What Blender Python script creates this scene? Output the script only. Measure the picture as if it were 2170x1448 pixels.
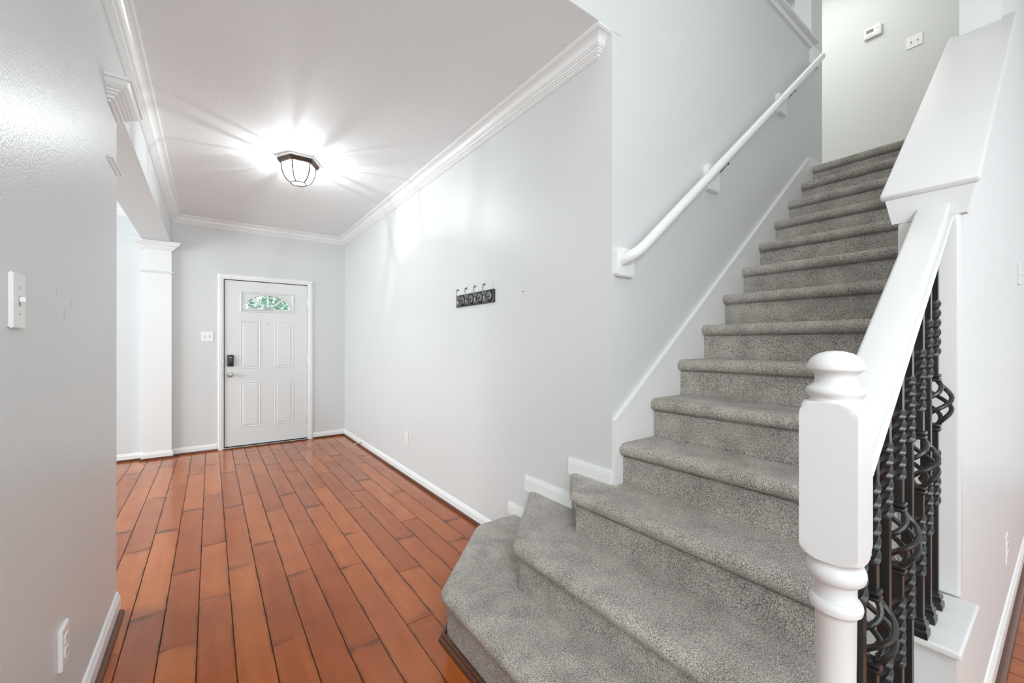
import bpy, bmesh, math, random
from mathutils import Vector, Matrix
random.seed(7)
sc = bpy.context.scene
for o in list(bpy.data.objects): bpy.data.objects.remove(o)
C = sc.collection
PI = math.pi

# ------------------------------------------------------------------ camera
HC = 1.252
F_PX = 874.0
TH = math.atan(639/874.0)
cam_d = bpy.data.cameras.new('camera'); cam = bpy.data.objects.new('camera', cam_d); C.objects.link(cam)
cam_d.sensor_fit = 'HORIZONTAL'; cam_d.sensor_width = 36.0; cam_d.lens = 36.0*F_PX/2170.0
cam_d.shift_y = 7.0/2170.0
cam_d.clip_start = 0.02; cam_d.clip_end = 200
cam.location = (0, 0, HC); cam.rotation_euler = (PI/2, 0, -TH)
sc.camera = cam

# ------------------------------------------------------------------ exposure
sc.view_settings.view_transform = 'Standard'
sc.view_settings.look = 'None'
sc.view_settings.exposure = 1.44
sc.view_settings.gamma = 1.0
sc.view_settings.use_curve_mapping = False

# ------------------------------------------------------------------ world: even overcast daylight
w = bpy.data.worlds.new('world'); sc.world = w; w.use_nodes = True
bg = w.node_tree.nodes['Background']
bg.inputs[0].default_value = (0.93, 0.975, 1.0, 1); bg.inputs[1].default_value = 0.50

def area(name, loc, rot, sx, sy, e, col=(1, 1, 1)):
    l = bpy.data.lights.new(name, 'AREA'); l.shape = 'RECTANGLE'; l.size = sx; l.size_y = sy; l.energy = e; l.color = col
    o = bpy.data.objects.new(name, l); o.location = loc; o.rotation_euler = rot; C.objects.link(o); return o
def point(name, loc, e, r, col=(1, 1, 1)):
    l = bpy.data.lights.new(name, 'POINT'); l.energy = e; l.shadow_soft_size = r; l.color = col
    o = bpy.data.objects.new(name, l); o.location = loc; C.objects.link(o); return o
# daylight from the living and dining room windows, light from upstairs, two added fills
area('living_window_light', (-2.4, -2.7, 1.7), (PI/2, 0, math.radians(-45)), 3.2, 2.6, 23, (0.92, 0.97, 1.0))
area('hall_fill_light', (-0.1, -1.05, 2.1), (math.radians(88), 0, math.radians(6)), 0.9, 0.7, 12.5, (0.88, 0.965, 1.0))  # added fill behind the camera, brightens the hall
area('dining_window_light', (-3.7, 4.3, 1.5), (PI/2, 0, -PI/2), 2.8, 1.9, 51, (0.87, 0.96, 1.0))
area('stairwell_fill_light', (0.45, -0.2, 5.2), (0, 0, 0), 1.6, 1.8, 10.2, (1.0, 0.975, 0.95))  # added overhead fill for the treads, skirt board and cap
area('landing_ceiling_light', (4.35, 1.9, 5.25), (0, 0, 0), 1.5, 1.8, 13.5, (1.0, 1.0, 0.97))

# ------------------------------------------------------------------ materials
def newmat(name):
    m = bpy.data.materials.new(name); m.use_nodes = True
    nt = m.node_tree; b = nt.nodes['Principled BSDF']
    return m, nt, b
def N(nt, t, **k):
    n = nt.nodes.new(t)
    for a, v in k.items(): setattr(n, a, v)
    return n
def simple(name, col, rough=0.5, metal=0.0, spec=0.5, bump=0.0, bscale=200.0, coat=0.0):
    m, nt, b = newmat(name)
    b.inputs['Base Color'].default_value = (*col, 1); b.inputs['Roughness'].default_value = rough
    b.inputs['Metallic'].default_value = metal; b.inputs['Specular IOR Level'].default_value = spec
    b.inputs['Coat Weight'].default_value = coat
    if bump > 0:
        tc = N(nt, 'ShaderNodeTexCoord'); no = N(nt, 'ShaderNodeTexNoise'); bp = N(nt, 'ShaderNodeBump')
        no.inputs['Scale'].default_value = bscale; no.inputs['Detail'].default_value = 3
        nt.links.new(tc.outputs['Object'], no.inputs['Vector'])
        nt.links.new(no.outputs['Fac'], bp.inputs['Height']); bp.inputs['Strength'].default_value = bump
        bp.inputs['Distance'].default_value = 0.002
        nt.links.new(bp.outputs['Normal'], b.inputs['Normal'])
    return m
M = {}
def wall_mat(name, col, rough, strength, scuffs=()):
    m, nt, b = newmat(name)
    tc = N(nt, 'ShaderNodeTexCoord'); no = N(nt, 'ShaderNodeTexNoise'); n2 = N(nt, 'ShaderNodeTexNoise'); bp = N(nt, 'ShaderNodeBump')
    no.inputs['Scale'].default_value = 130; no.inputs['Detail'].default_value = 2; no.inputs['Distortion'].default_value = 0.6
    nt.links.new(tc.outputs['Object'], no.inputs['Vector'])
    nt.links.new(no.outputs['Fac'], bp.inputs['Height']); bp.inputs['Strength'].default_value = strength; bp.inputs['Distance'].default_value = 0.0015
    nt.links.new(bp.outputs['Normal'], b.inputs['Normal'])
    n2.inputs['Scale'].default_value = 1.7
    nt.links.new(tc.outputs['Object'], n2.inputs['Vector'])
    mx = N(nt, 'ShaderNodeMix', data_type='RGBA'); mx.inputs[6].default_value = (*[c*0.985 for c in col], 1); mx.inputs[7].default_value = (*col, 1)
    nt.links.new(n2.outputs['Fac'], mx.inputs[0])
    out = mx.outputs[2]
    for (y, z, ry, rz, k) in scuffs:      # small dirty marks on the wall face
        sp = N(nt, 'ShaderNodeSeparateXYZ'); nt.links.new(tc.outputs['Object'], sp.inputs[0])
        def el(sock, c, r):
            s = N(nt, 'ShaderNodeMath', operation='SUBTRACT'); nt.links.new(sock, s.inputs[0]); s.inputs[1].default_value = c
            d = N(nt, 'ShaderNodeMath', operation='DIVIDE'); nt.links.new(s.outputs[0], d.inputs[0]); d.inputs[1].default_value = r
            p = N(nt, 'ShaderNodeMath', operation='MULTIPLY'); nt.links.new(d.outputs[0], p.inputs[0]); nt.links.new(d.outputs[0], p.inputs[1]); return p.outputs[0]
        ad = N(nt, 'ShaderNodeMath', operation='ADD'); nt.links.new(el(sp.outputs[1], y, ry), ad.inputs[0]); nt.links.new(el(sp.outputs[2], z, rz), ad.inputs[1])
        mr = N(nt, 'ShaderNodeMapRange'); mr.inputs[1].default_value = 1.2; mr.inputs[2].default_value = 0.2; mr.inputs[3].default_value = 0; mr.inputs[4].default_value = k
        nt.links.new(ad.outputs[0], mr.inputs[0])
        m3 = N(nt, 'ShaderNodeMix', data_type='RGBA'); nt.links.new(mr.outputs[0], m3.inputs[0]); nt.links.new(out, m3.inputs[6])
        m3.inputs[7].default_value = (0.35, 0.35, 0.33, 1); out = m3.outputs[2]
    nt.links.new(out, b.inputs['Base Color'])
    b.inputs['Roughness'].default_value = rough; b.inputs['Specular IOR Level'].default_value = 0.45
    return m
WALLC = (0.715, 0.729, 0.727)
M['wall'] = wall_mat('wall_paint', WALLC, 0.42, 0.35)
M['wall_left'] = wall_mat('wall_paint_scuffed', WALLC, 0.33, 0.6,
    [(1.745, 1.405, 0.006, 0.018, .35), (1.90, 1.385, 0.008, 0.02, .4), (1.825, 1.345, 0.012, 0.028, .3)])
M['wall_up'] = wall_mat('landing_wall_paint', (0.69, 0.71, 0.68), 0.5, 0.2)
def ceil_mat():
    m, nt, b = newmat('ceiling_texture')
    tc = N(nt, 'ShaderNodeTexCoord'); no = N(nt, 'ShaderNodeTexNoise'); bp = N(nt, 'ShaderNodeBump'); mr = N(nt, 'ShaderNodeMapRange')
    no.inputs['Scale'].default_value = 38; no.inputs['Detail'].default_value = 4; no.inputs['Distortion'].default_value = 1.6
    nt.links.new(tc.outputs['Object'], no.inputs['Vector']); nt.links.new(no.outputs['Fac'], mr.inputs[0])
    mr.inputs[1].default_value = .5; mr.inputs[2].default_value = .62
    nt.links.new(mr.outputs[0], bp.inputs['Height']); bp.inputs['Strength'].default_value = .22; bp.inputs['Distance'].default_value = 0.002
    nt.links.new(bp.outputs['Normal'], b.inputs['Normal'])
    b.inputs['Base Color'].default_value = (0.87, 0.895, 0.90, 1); b.inputs['Roughness'].default_value = .6
    return m
M['ceiling'] = ceil_mat()
M['trim'] = simple('white_gloss_trim', (0.87, 0.875, 0.87), .28, spec=.5, bump=.08, bscale=60)
M['rail_white'] = simple('white_painted_wood', (0.69, 0.69, 0.68), .42, spec=.5, bump=.1, bscale=35)
M['door'] = simple('door_paint', (0.79, 0.805, 0.80), .35, bump=.12, bscale=90)
M['plastic'] = simple('white_plastic', (0.88, 0.88, 0.87), .25)
M['slot'] = simple('dark_slot', (0.06, 0.06, 0.06), .6)
M['iron'] = simple('black_forged_iron', (0.011, 0.0105, 0.010), .32, spec=.6, bump=.04, bscale=250)
M['bronze'] = simple('oil_rubbed_bronze', (0.06, 0.038, 0.025), .4, metal=.6, bump=.1)
M['nickel'] = simple('satin_nickel', (0.55, 0.54, 0.52), .28, metal=1)
M['black_plastic'] = simple('black_lock_plastic', (0.03, 0.03, 0.028), .35)
M['rack_board'] = simple('black_rack_board', (0.02, 0.02, 0.02), .35)
M['pewter'] = simple('pewter_hooks', (0.22, 0.22, 0.21), .35, metal=.85)
M['brass'] = simple('dull_brass', (0.5, 0.42, 0.3), .35, metal=.8)
M['lcd'] = simple('grey_lcd', (0.12, 0.13, 0.12), .2)
M['print'] = simple('grey_print', (0.35, 0.35, 0.35), .5)
M['rubber'] = simple('black_weatherstrip', (0.012, 0.012, 0.012), .7)
M['bark'] = simple('bark', (0.11, 0.08, 0.05), .9)
M['outside_ground'] = simple('lawn', (0.12, 0.2, 0.07), .9)

def wood_mat(name, dark, mid, light, rough=.24, generated=True, scale=1.0, rand=True):
    m, nt, b = newmat(name)
    tc = N(nt, 'ShaderNodeTexCoord'); oi = N(nt, 'ShaderNodeObjectInfo')
    mp = N(nt, 'ShaderNodeMapping'); mp.inputs['Scale'].default_value = (14*scale, 1.3*scale, 5)
    ad = N(nt, 'ShaderNodeVectorMath', operation='ADD')
    sc_ = N(nt, 'ShaderNodeVectorMath', operation='SCALE'); sc_.inputs[0].default_value = (13, 29, 7); nt.links.new(oi.outputs['Random'], sc_.inputs[3])
    geo = N(nt, 'ShaderNodeNewGeometry')
    nt.links.new(geo.outputs['Position'], ad.inputs[0]); nt.links.new(sc_.outputs[0], ad.inputs[1]); nt.links.new(ad.outputs[0], mp.inputs[0])
    no = N(nt, 'ShaderNodeTexNoise'); no.inputs['Scale'].default_value = 1.0; no.inputs['Detail'].default_value = 8; no.inputs['Roughness'].default_value = .6; no.inputs['Distortion'].default_value = .4
    nt.links.new(mp.outputs[0], no.inputs['Vector'])
    no2 = N(nt, 'ShaderNodeTexNoise'); no2.inputs['Scale'].default_value = 4.5; no2.inputs['Detail'].default_value = 4
    nt.links.new(ad.outputs[0], no2.inputs['Vector'])
    cr = N(nt, 'ShaderNodeValToRGB'); cr.color_ramp.elements[0].color = (*dark, 1); cr.color_ramp.elements[0].position = .22
    cr.color_ramp.elements[1].color = (*light, 1); cr.color_ramp.elements[1].position = .8
    e = cr.color_ramp.elements.new(.5); e.color = (*mid, 1)
    a1 = N(nt, 'ShaderNodeMath', operation='MULTIPLY_ADD'); nt.links.new(no.outputs['Fac'], a1.inputs[0]); a1.inputs[1].default_value = .55
    a2 = N(nt, 'ShaderNodeMath', operation='MULTIPLY_ADD'); nt.links.new(no2.outputs['Fac'], a2.inputs[0]); a2.inputs[1].default_value = .3
    a3 = N(nt, 'ShaderNodeMath', operation='MULTIPLY'); nt.links.new(oi.outputs['Random'], a3.inputs[0]); a3.inputs[1].default_value = .30 if rand else 0
    nt.links.new(a3.outputs[0], a2.inputs[2]); nt.links.new(a2.outputs[0], a1.inputs[2]); nt.links.new(a1.outputs[0], cr.inputs[0])
    out = cr.outputs[0]
    if generated:   # dark scorched wear at plank ends and, thinly, along the long edges
        sp = N(nt, 'ShaderNodeSeparateXYZ'); nt.links.new(tc.outputs['Generated'], sp.inputs[0])
        def edge(sock, wdt):
            s = N(nt, 'ShaderNodeMath', operation='SUBTRACT'); s.inputs[1].default_value = .5; nt.links.new(sock, s.inputs[0])
            a = N(nt, 'ShaderNodeMath', operation='ABSOLUTE'); nt.links.new(s.outputs[0], a.inputs[0])
            r = N(nt, 'ShaderNodeMapRange'); r.inputs[1].default_value = .5-wdt; r.inputs[2].default_value = .5; nt.links.new(a.outputs[0], r.inputs[0]); return r.outputs[0]
        n3 = N(nt, 'ShaderNodeTexNoise'); n3.inputs['Scale'].default_value = 6; n3.inputs['Detail'].default_value = 3; nt.links.new(ad.outputs[0], n3.inputs['Vector'])
        mk = N(nt, 'ShaderNodeMapRange'); mk.inputs[1].default_value = .44; mk.inputs[2].default_value = .60; nt.links.new(n3.outputs['Fac'], mk.inputs[0])
        mxm = N(nt, 'ShaderNodeMath', operation='MAXIMUM'); nt.links.new(edge(sp.outputs[1], .045), mxm.inputs[0]); nt.links.new(edge(sp.outputs[0], .10), mxm.inputs[1])
        mul = N(nt, 'ShaderNodeMath', operation='MULTIPLY'); nt.links.new(mxm.outputs[0], mul.inputs[0]); nt.links.new(mk.outputs[0], mul.inputs[1])
        m2 = N(nt, 'ShaderNodeMath', operation='MULTIPLY'); nt.links.new(mul.outputs[0], m2.inputs[0]); m2.inputs[1].default_value = .8
        thin = N(nt, 'ShaderNodeMath', operation='MULTIPLY'); nt.links.new(edge(sp.outputs[0], .022), thin.inputs[0]); thin.inputs[1].default_value = .75
        mm = N(nt, 'ShaderNodeMath', operation='MAXIMUM'); nt.links.new(m2.outputs[0], mm.inputs[0]); nt.links.new(thin.outputs[0], mm.inputs[1])
        mx = N(nt, 'ShaderNodeMix', data_type='RGBA'); nt.links.new(mm.outputs[0], mx.inputs[0]); nt.links.new(out, mx.inputs[6]); mx.inputs[7].default_value = (0.06, 0.028, 0.014, 1)
        out = mx.outputs[2]
    nt.links.new(out, b.inputs['Base Color'])
    bp = N(nt, 'ShaderNodeBump'); bp.inputs['Strength'].default_value = .12; bp.inputs['Distance'].default_value = .001
    nt.links.new(no2.outputs['Fac'], bp.inputs['Height']); nt.links.new(bp.outputs['Normal'], b.inputs['Normal'])
    b.inputs['Roughness'].default_value = rough; b.inputs['Specular IOR Level'].default_value = .4; b.inputs['Coat Weight'].default_value = .1; b.inputs['Coat Roughness'].default_value = .12
    return m
M['plank'] = wood_mat('reddish_plank_wood', (0.25, 0.050, 0.009), (0.37, 0.086, 0.016), (0.51, 0.140, 0.027), .18)
M['shoe'] = wood_mat('dark_wood_molding', (0.07, 0.020, 0.006), (0.12, 0.036, 0.011), (0.18, 0.058, 0.02), .4, generated=False, rand=False)
M['seam'] = simple('dark_seam_wood', (0.05, 0.02, 0.01), .6)  # dark base wood that shows in the plank joints

def carpet_mat():
    m, nt, b = newmat('grey_frieze_carpet')
    tc = N(nt, 'ShaderNodeTexCoord')
    n1 = N(nt, 'ShaderNodeTexNoise'); n1.inputs['Scale'].default_value = 320; n1.inputs['Detail'].default_value = 3; n1.inputs['Roughness'].default_value = .75; n1.inputs['Distortion'].default_value = .8
    n2 = N(nt, 'ShaderNodeTexNoise'); n2.inputs['Scale'].default_value = 9; n2.inputs['Detail'].default_value = 3
    vo = N(nt, 'ShaderNodeTexVoronoi'); vo.inputs['Scale'].default_value = 300
    for n in (n1, n2, vo): nt.links.new(tc.outputs['Object'], n.inputs['Vector'])
    cr = N(nt, 'ShaderNodeValToRGB'); el = cr.color_ramp.elements
    el[0].position = .36; el[0].color = (0.07, 0.063, 0.055, 1); el[1].position = .605; el[1].color = (1.0, 0.945, 0.87, 1)
    x = el.new(.45); x.color = (0.32, 0.29, 0.255, 1); x = el.new(.53); x.color = (0.66, 0.612, 0.55, 1)
    a = N(nt, 'ShaderNodeMath', operation='MULTIPLY_ADD'); nt.links.new(n2.outputs['Fac'], a.inputs[0]); a.inputs[1].default_value = .14
    s = N(nt, 'ShaderNodeMath', operation='SUBTRACT'); nt.links.new(n1.outputs['Fac'], s.inputs[0]); s.inputs[1].default_value = .07
    nt.links.new(s.outputs[0], a.inputs[2]); nt.links.new(a.outputs[0], cr.inputs[0])
    nt.links.new(cr.outputs[0], b.inputs['Base Color'])
    ad = N(nt, 'ShaderNodeMath', operation='ADD'); nt.links.new(n1.outputs['Fac'], ad.inputs[0]); nt.links.new(vo.outputs['Distance'], ad.inputs[1])
    bp = N(nt, 'ShaderNodeBump'); bp.inputs['Strength'].default_value = .9; bp.inputs['Distance'].default_value = .004
    nt.links.new(ad.outputs[0], bp.inputs['Height']); nt.links.new(bp.outputs['Normal'], b.inputs['Normal'])
    b.inputs['Roughness'].default_value = .95; b.inputs['Specular IOR Level'].default_value = .1
    b.inputs['Sheen Weight'].default_value = .25; b.inputs['Sheen Roughness'].default_value = .5
    return m
M['carpet'] = carpet_mat()
def glass_mat(name, tint=(1, 1, 1), refl=.12, rough=.05, bump=0):
    m = bpy.data.materials.new(name); m.use_nodes = True; nt = m.node_tree; nt.nodes.clear()
    o = N(nt, 'ShaderNodeOutputMaterial'); mx = N(nt, 'ShaderNodeMixShader'); tr = N(nt, 'ShaderNodeBsdfTransparent'); gl = N(nt, 'ShaderNodeBsdfGlossy')
    fr = N(nt, 'ShaderNodeFresnel'); fr.inputs[0].default_value = 1.45
    tr.inputs[0].default_value = (*tint, 1); gl.inputs['Roughness'].default_value = rough
    nt.links.new(fr.outputs[0], mx.inputs[0]); nt.links.new(tr.outputs[0], mx.inputs[1]); nt.links.new(gl.outputs[0], mx.inputs[2]); nt.links.new(mx.outputs[0], o.inputs[0])
    if bump:
        no = N(nt, 'ShaderNodeTexNoise'); no.inputs['Scale'].default_value = 60; bp = N(nt, 'ShaderNodeBump'); bp.inputs['Strength'].default_value = bump
        nt.links.new(no.outputs['Fac'], bp.inputs['Height']); nt.links.new(bp.outputs['Normal'], gl.inputs['Normal'])
    return m
M['glass'] = glass_mat('clear_glass')
M['lamp_glass'] = glass_mat('seeded_glass', (.97, .97, .96), rough=.12, bump=.6)
nt_ = M['lamp_glass'].node_tree; out_ = [n for n in nt_.nodes if n.type == 'OUTPUT_MATERIAL'][0]; prev_ = out_.inputs[0].links[0].from_socket
tl_ = nt_.nodes.new('ShaderNodeBsdfTranslucent'); mx_ = nt_.nodes.new('ShaderNodeMixShader'); mx_.inputs[0].default_value = .025
nt_.links.new(prev_, mx_.inputs[1]); nt_.links.new(tl_.outputs[0], mx_.inputs[2]); nt_.links.new(mx_.outputs[0], out_.inputs[0])
def emit(name, col, s):
    m = bpy.data.materials.new(name); m.use_nodes = True; nt = m.node_tree; nt.nodes.clear()
    o = N(nt, 'ShaderNodeOutputMaterial'); e = N(nt, 'ShaderNodeEmission'); e.inputs[0].default_value = (*col, 1); e.inputs[1].default_value = s
    nt.links.new(e.outputs[0], o.inputs[0]); return m
M['bulb'] = emit('lit_bulb', (1, .95, .88), 3.5)
def leaf_mat():
    m, nt, b = newmat('leaf'); oi = N(nt, 'ShaderNodeTexCoord'); no = N(nt, 'ShaderNodeTexNoise'); no.inputs['Scale'].default_value = 3.5
    nt.links.new(oi.outputs['Object'], no.inputs['Vector']); cr = N(nt, 'ShaderNodeValToRGB')
    cr.color_ramp.elements[0].position = .38; cr.color_ramp.elements[0].color = (.16, .46, .32, 1); cr.color_ramp.elements[1].position = .62; cr.color_ramp.elements[1].color = (.52, .88, .70, 1)
    nt.links.new(no.outputs['Fac'], cr.inputs[0]); nt.links.new(cr.outputs[0], b.inputs['Base Color'])
    b.inputs['Roughness'].default_value = .5; b.inputs['Transmission Weight'].default_value = 0; return m
M['leaf'] = leaf_mat()

# ------------------------------------------------------------------ helpers
WL = {}     # world location of each object
class MB:
    def __init__(s): s.v = []; s.f = []; s.sm = []
    def add(s, v, f, smooth=False):
        n = len(s.v); s.v += [tuple(p) for p in v]; s.f += [tuple(i+n for i in q) for q in f]; s.sm += [smooth]*len(f); return s
    def box(s, x0, x1, y0, y1, z0, z1):
        v = [(x, y, z) for z in (z0, z1) for y in (y0, y1) for x in (x0, x1)]
        return s.add(v, [(0, 2, 3, 1), (4, 5, 7, 6), (0, 1, 5, 4), (2, 6, 7, 3), (0, 4, 6, 2), (1, 3, 7, 5)])
    def bbox(s, x0, x1, y0, y1, z0, z1, b=.004, seg=2, smooth=True):
        bm = bmesh.new(); bmesh.ops.create_cube(bm, size=1)
        bmesh.ops.transform(bm, matrix=Matrix.Translation(((x0+x1)/2, (y0+y1)/2, (z0+z1)/2)) @ Matrix.Diagonal((x1-x0, y1-y0, z1-z0, 1)), verts=bm.verts)
        bmesh.ops.bevel(bm, geom=bm.edges[:], offset=b, segments=seg, profile=.5, affect='EDGES')
        return s.bm(bm, smooth)
    def bm(s, bm, smooth=False):
        bm.verts.ensure_lookup_table(); bm.verts.index_update()
        s.add([v.co[:] for v in bm.verts], [[v.index for v in f.verts] for f in bm.faces], smooth); bm.free(); return s
    def loft(s, rings, closed=True, caps=True, smooth=True):
        n = len(rings[0]); v = [p for r in rings for p in r]; f = []
        for i in range(len(rings)-1):
            for j in range(n if closed else n-1):
                k = (j+1) % n; f.append((i*n+j, i*n+k, (i+1)*n+k, (i+1)*n+j))
        s.add(v, f, smooth)
        if caps and closed:
            s.add(rings[0], [tuple(reversed(range(n)))]); s.add(rings[-1], [tuple(range(n))])
        return s
    def lathe(s, prof, c, n=24, axis='Z', smooth=True, phase=0.0):
        rings = []
        for r, t in prof:
            ring = []
            for i in range(n):
                a = 2*PI*i/n+phase; p, q = r*math.cos(a), r*math.sin(a)
                if axis == 'Z': ring.append((c[0]+p, c[1]+q, c[2]+t))
                elif axis == 'Y': ring.append((c[0]+q, c[1]+t, c[2]+p))
                else: ring.append((c[0]+t, c[1]+p, c[2]+q))
            rings.append(ring)
        return s.loft(rings, smooth=smooth)
    def tube(s, pts, r, n=10, caps=True):
        pts = [Vector(p) for p in pts]; rings = []; up = Vector((0, 0, 1)); prev = None
        for i, p in enumerate(pts):
            t = (pts[min(i+1, len(pts)-1)]-pts[max(i-1, 0)]).normalized()
            if prev is None:
                a = up if abs(t.z) < .95 else Vector((1, 0, 0)); u = t.cross(a).normalized()
            else: u = (prev-t*prev.dot(t)).normalized()
            prev = u; v = t.cross(u); rr = r[i] if isinstance(r, (list, tuple)) else r
            rings.append([tuple(p+(u*math.cos(2*PI*j/n)+v*math.sin(2*PI*j/n))*rr) for j in range(n)])
        return s.loft(rings, caps=caps)
    def sweep(s, path, prof, z0, smooth=False):   # profile (u to the left of the path, v up) along a flat path with mitred corners
        P = [Vector(p) for p in path]; rings = []
        for i, p in enumerate(P):
            ds = []
            if i > 0: ds.append((P[i]-P[i-1]).normalized())
            if i < len(P)-1: ds.append((P[i+1]-P[i]).normalized())
            ns = [Vector((-d.y, d.x)) for d in ds]
            if len(ns) == 2:
                m = (ns[0]+ns[1]); m = m/(1+ns[0].dot(ns[1])) if abs(1+ns[0].dot(ns[1])) > 1e-6 else ns[0]
            else: m = ns[0]
            rings.append([(p.x+m.x*u, p.y+m.y*u, z0+v) for u, v in prof])
        return s.loft(rings, smooth=smooth)
    def build(s, name, mat, parent=None, origin=None, auto=True):
        if parent is not None: org = Vector(WL[parent.name])
        else: org = Vector(origin) if origin else Vector((0, 0, 0))
        me = bpy.data.meshes.new(name); me.from_pydata([tuple(Vector(p)-org) for p in s.v], [], s.f); me.update()
        bm = bmesh.new(); bm.from_mesh(me); bmesh.ops.recalc_face_normals(bm, faces=bm.faces); bm.to_mesh(me); bm.free()
        me.polygons.foreach_set('use_smooth', s.sm)
        me.materials.append(mat)
        o = bpy.data.objects.new(name, me); C.objects.link(o)
        if parent is not None: o.parent = parent
        else: o.location = org
        WL[o.name] = tuple(org)
        if any(s.sm) and auto:
            me.set_sharp_from_angle(angle=math.radians(38))
        return o
def thing(name, label, cat, loc, group=None):
    o = bpy.data.objects.new(name, None); C.objects.link(o); o.location = loc; o.empty_display_size = .05
    o['label'] = label; o['category'] = cat
    if group: o['group'] = group
    WL[o.name] = tuple(loc); return o
def tag(o, label, cat, group=None):
    o['label'] = label; o['category'] = cat
    if group: o['group'] = group
    return o
def struct(o, label=None):
    o['kind'] = 'structure'
    if label: o['label'] = label
    return o
B = lambda *a: MB().box(*a)

XR, YB, YS, XL = 1.531, 6.10, 1.294, -0.36     # hall right wall, back wall, stair wall, left wall
ZF, ZC, ZT = -0.018, 2.743, 5.3                # floor, hall ceiling, stairwell ceiling
KX0, KY0, KY1 = 1.682, 0.19, 0.316             # knee wall beside the stairs

# ------------------------------------------------------------------ floor of planks
PW = .1275; PX0 = -0.173
fl = MB().box(-4, 6, -3, 6.3, ZF-.06, ZF-.010).build('floor', M['seam']); struct(fl, 'reddish brown wood plank floor')
joints = {-4: 5.48, -3: 4.89, -2: 4.49, -1: 4.74, 0: 5.10, 1: 4.33, 2: 4.99, 3: 5.25, 4: 4.73, 5: 5.04, 6: 4.63, 7: 3.96, 8: 4.40, 9: 4.78, 10: 5.03, 11: 4.54, 12: 3.76, 13: 5.2}
planks = 0
def plank(x0, x1, y0, y1, tilt=0):
    e = .0022; h = .0026; z = ZF; g = .0006
    x0 += g; x1 -= g; y0 += g; y1 -= g
    v = [(x0, y0, z-.011), (x1, y0, z-.011), (x1, y1, z-.011), (x0, y1, z-.011),
         (x0, y0, z-h), (x1, y0, z-h), (x1, y1, z-h), (x0, y1, z-h),
         (x0+e, y0+e, z), (x1-e, y0+e, z+tilt), (x1-e, y1-e, z+tilt), (x0+e, y1-e, z)]
    f = [(8, 9, 10, 11)]
    for a, b in ((0, 4), (4, 8)):
        for i in range(4): f.append((a+i, a+(i+1) % 4, b+(i+1) % 4, b+i))
    m = MB().add(v, f); o = m.build('plank', M['plank'], fl)
    return o
def plank_row(k, ya, yb, x_off=PX0, clipx=(-9, 9)):
    x0 = x_off+k*PW; x1 = x0+PW
    a, b = max(x0, clipx[0]), min(x1, clipx[1])
    if b-a < .01: return
    ph = joints.get(k, 4.4+((k*0.37) % 1.08)); L = 1.085
    ys = [ph+L*i for i in range(-9, 9)]
    if k == 0: ys = [y for y in ys if y > 2.9]+[2.23-L*i for i in range(8)]+[2.93]
    if k == 1: ys = [y for y in ys if y > 3.2]+[2.56-L*i for i in range(8)]+[3.24]
    ys = sorted(set(round(y, 3) for y in ys))
    cut = [ya]+[y for y in ys if ya+.03 < y < yb-.03]+[yb]
    for i in range(len(cut)-1):
        plank(a, b, cut[i], cut[i+1], random.uniform(-.0004, .0004))
for k in range(-9, 14): plank_row(k, .2 if k > -2 else 1.7, 6.12, clipx=(-1.35, XR+.02))
joints.clear()
for k in range(10, 45): plank_row(k, -1.3, .185, clipx=(1.2, 5.48))
for k in range(-1, 9): plank_row(k, -1.9, .2, clipx=(-.4, 1.2))

# ------------------------------------------------------------------ walls
m = MB().box(XR, XR+.02, YS+.12, YB+.15, ZF, 3.0)
struct(m.build('wall_right', M['wall']), 'pale grey hall wall with a wall hook rack')
# back wall with the door opening
DX0, DX1, DZ1 = .130, 1.053, 2.052
m = MB().box(-4, DX0, YB, YB+.15, ZF, ZC+.1).box(DX1, XR+.1, YB, YB+.15, ZF, ZC+.1).box(DX0, DX1, YB, YB+.15, DZ1, ZC+.1)
struct(m.build('wall_back', M['wall']))
# near left wall, the beam continuing from it
m = MB().box(-.60, XL, -.35, 2.485, ZF, ZC+.2).box(-.60, XL, 2.485, 2.69, 2.40, ZC+.2).box(-.60, XL, -.35, YS, ZC+.1, ZT)
struct(m.build('wall_left', M['wall_left']), 'semi gloss grey wall close on the left')
m = MB().box(-.60, XL, 2.69, YB, 2.40, ZC+.1)
struct(m.build('trim_1', M['wall']), 'grey beam dropping from the ceiling above the column')
# dining room beyond the beam
struct(MB().box(-4.15, -4, 1.6, YB+.1, ZF, .6).box(-4.15, -4, 1.6, 2.9, .6, 2.5).box(-4.15, -4, 5.7, YB+.1, .6, 2.5).box(-4.15, -4, 1.6, YB+.1, 2.5, ZC+.1).build('wall_dining', M['wall']))
struct(MB().box(-4, -.6, 1.45, 1.6, ZF, ZC+.1).build('wall_dining_near', M['wall']))
# ceilings
struct(MB().box(-4.1, XR+.02, YS+.0015, YB+.1, ZC, ZC+.02).build('ceiling', M['ceiling']), 'warm white textured hall ceiling')
struct(MB().box(-.7, 6.2, -1.4, 4.3, ZT, ZT+.05).build('ceiling_stairwell', M['ceiling']))
# stair wall with the opening of the upper floor above a ledge; header over the hall
LZ = 3.745
m = MB()
m.box(XL, XR, YS, YS+.12, ZC+.001, ZT)
m.box(XR, 4.26, YS, YS+.12, ZF, LZ)
m.box(XR, 2.2, YS, YS+.12, LZ, ZT).box(4.02, 4.26, YS, YS+.12, LZ, ZT).box(2.2, 4.02, YS, YS+.12, 5.0, ZT)
struct(m.build('wall_stair', M['wall']), 'tall grey wall above the stair handrail')
struct(MB().box(1.56, 5.488, 4.0, 4.1, 2.5, ZT).build('wall_upper', M['wall_up']))
struct(MB().box(5.49, 5.62, -.2, 4.1, ZF, ZT).build('wall_landing', M['wall_up']), 'pale green grey landing wall with a thermostat')
struct(MB().box(1.56, 4.26, YS+.12, 4.0, 2.70, 2.72).build('floor_upper', M['carpet']))
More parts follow.
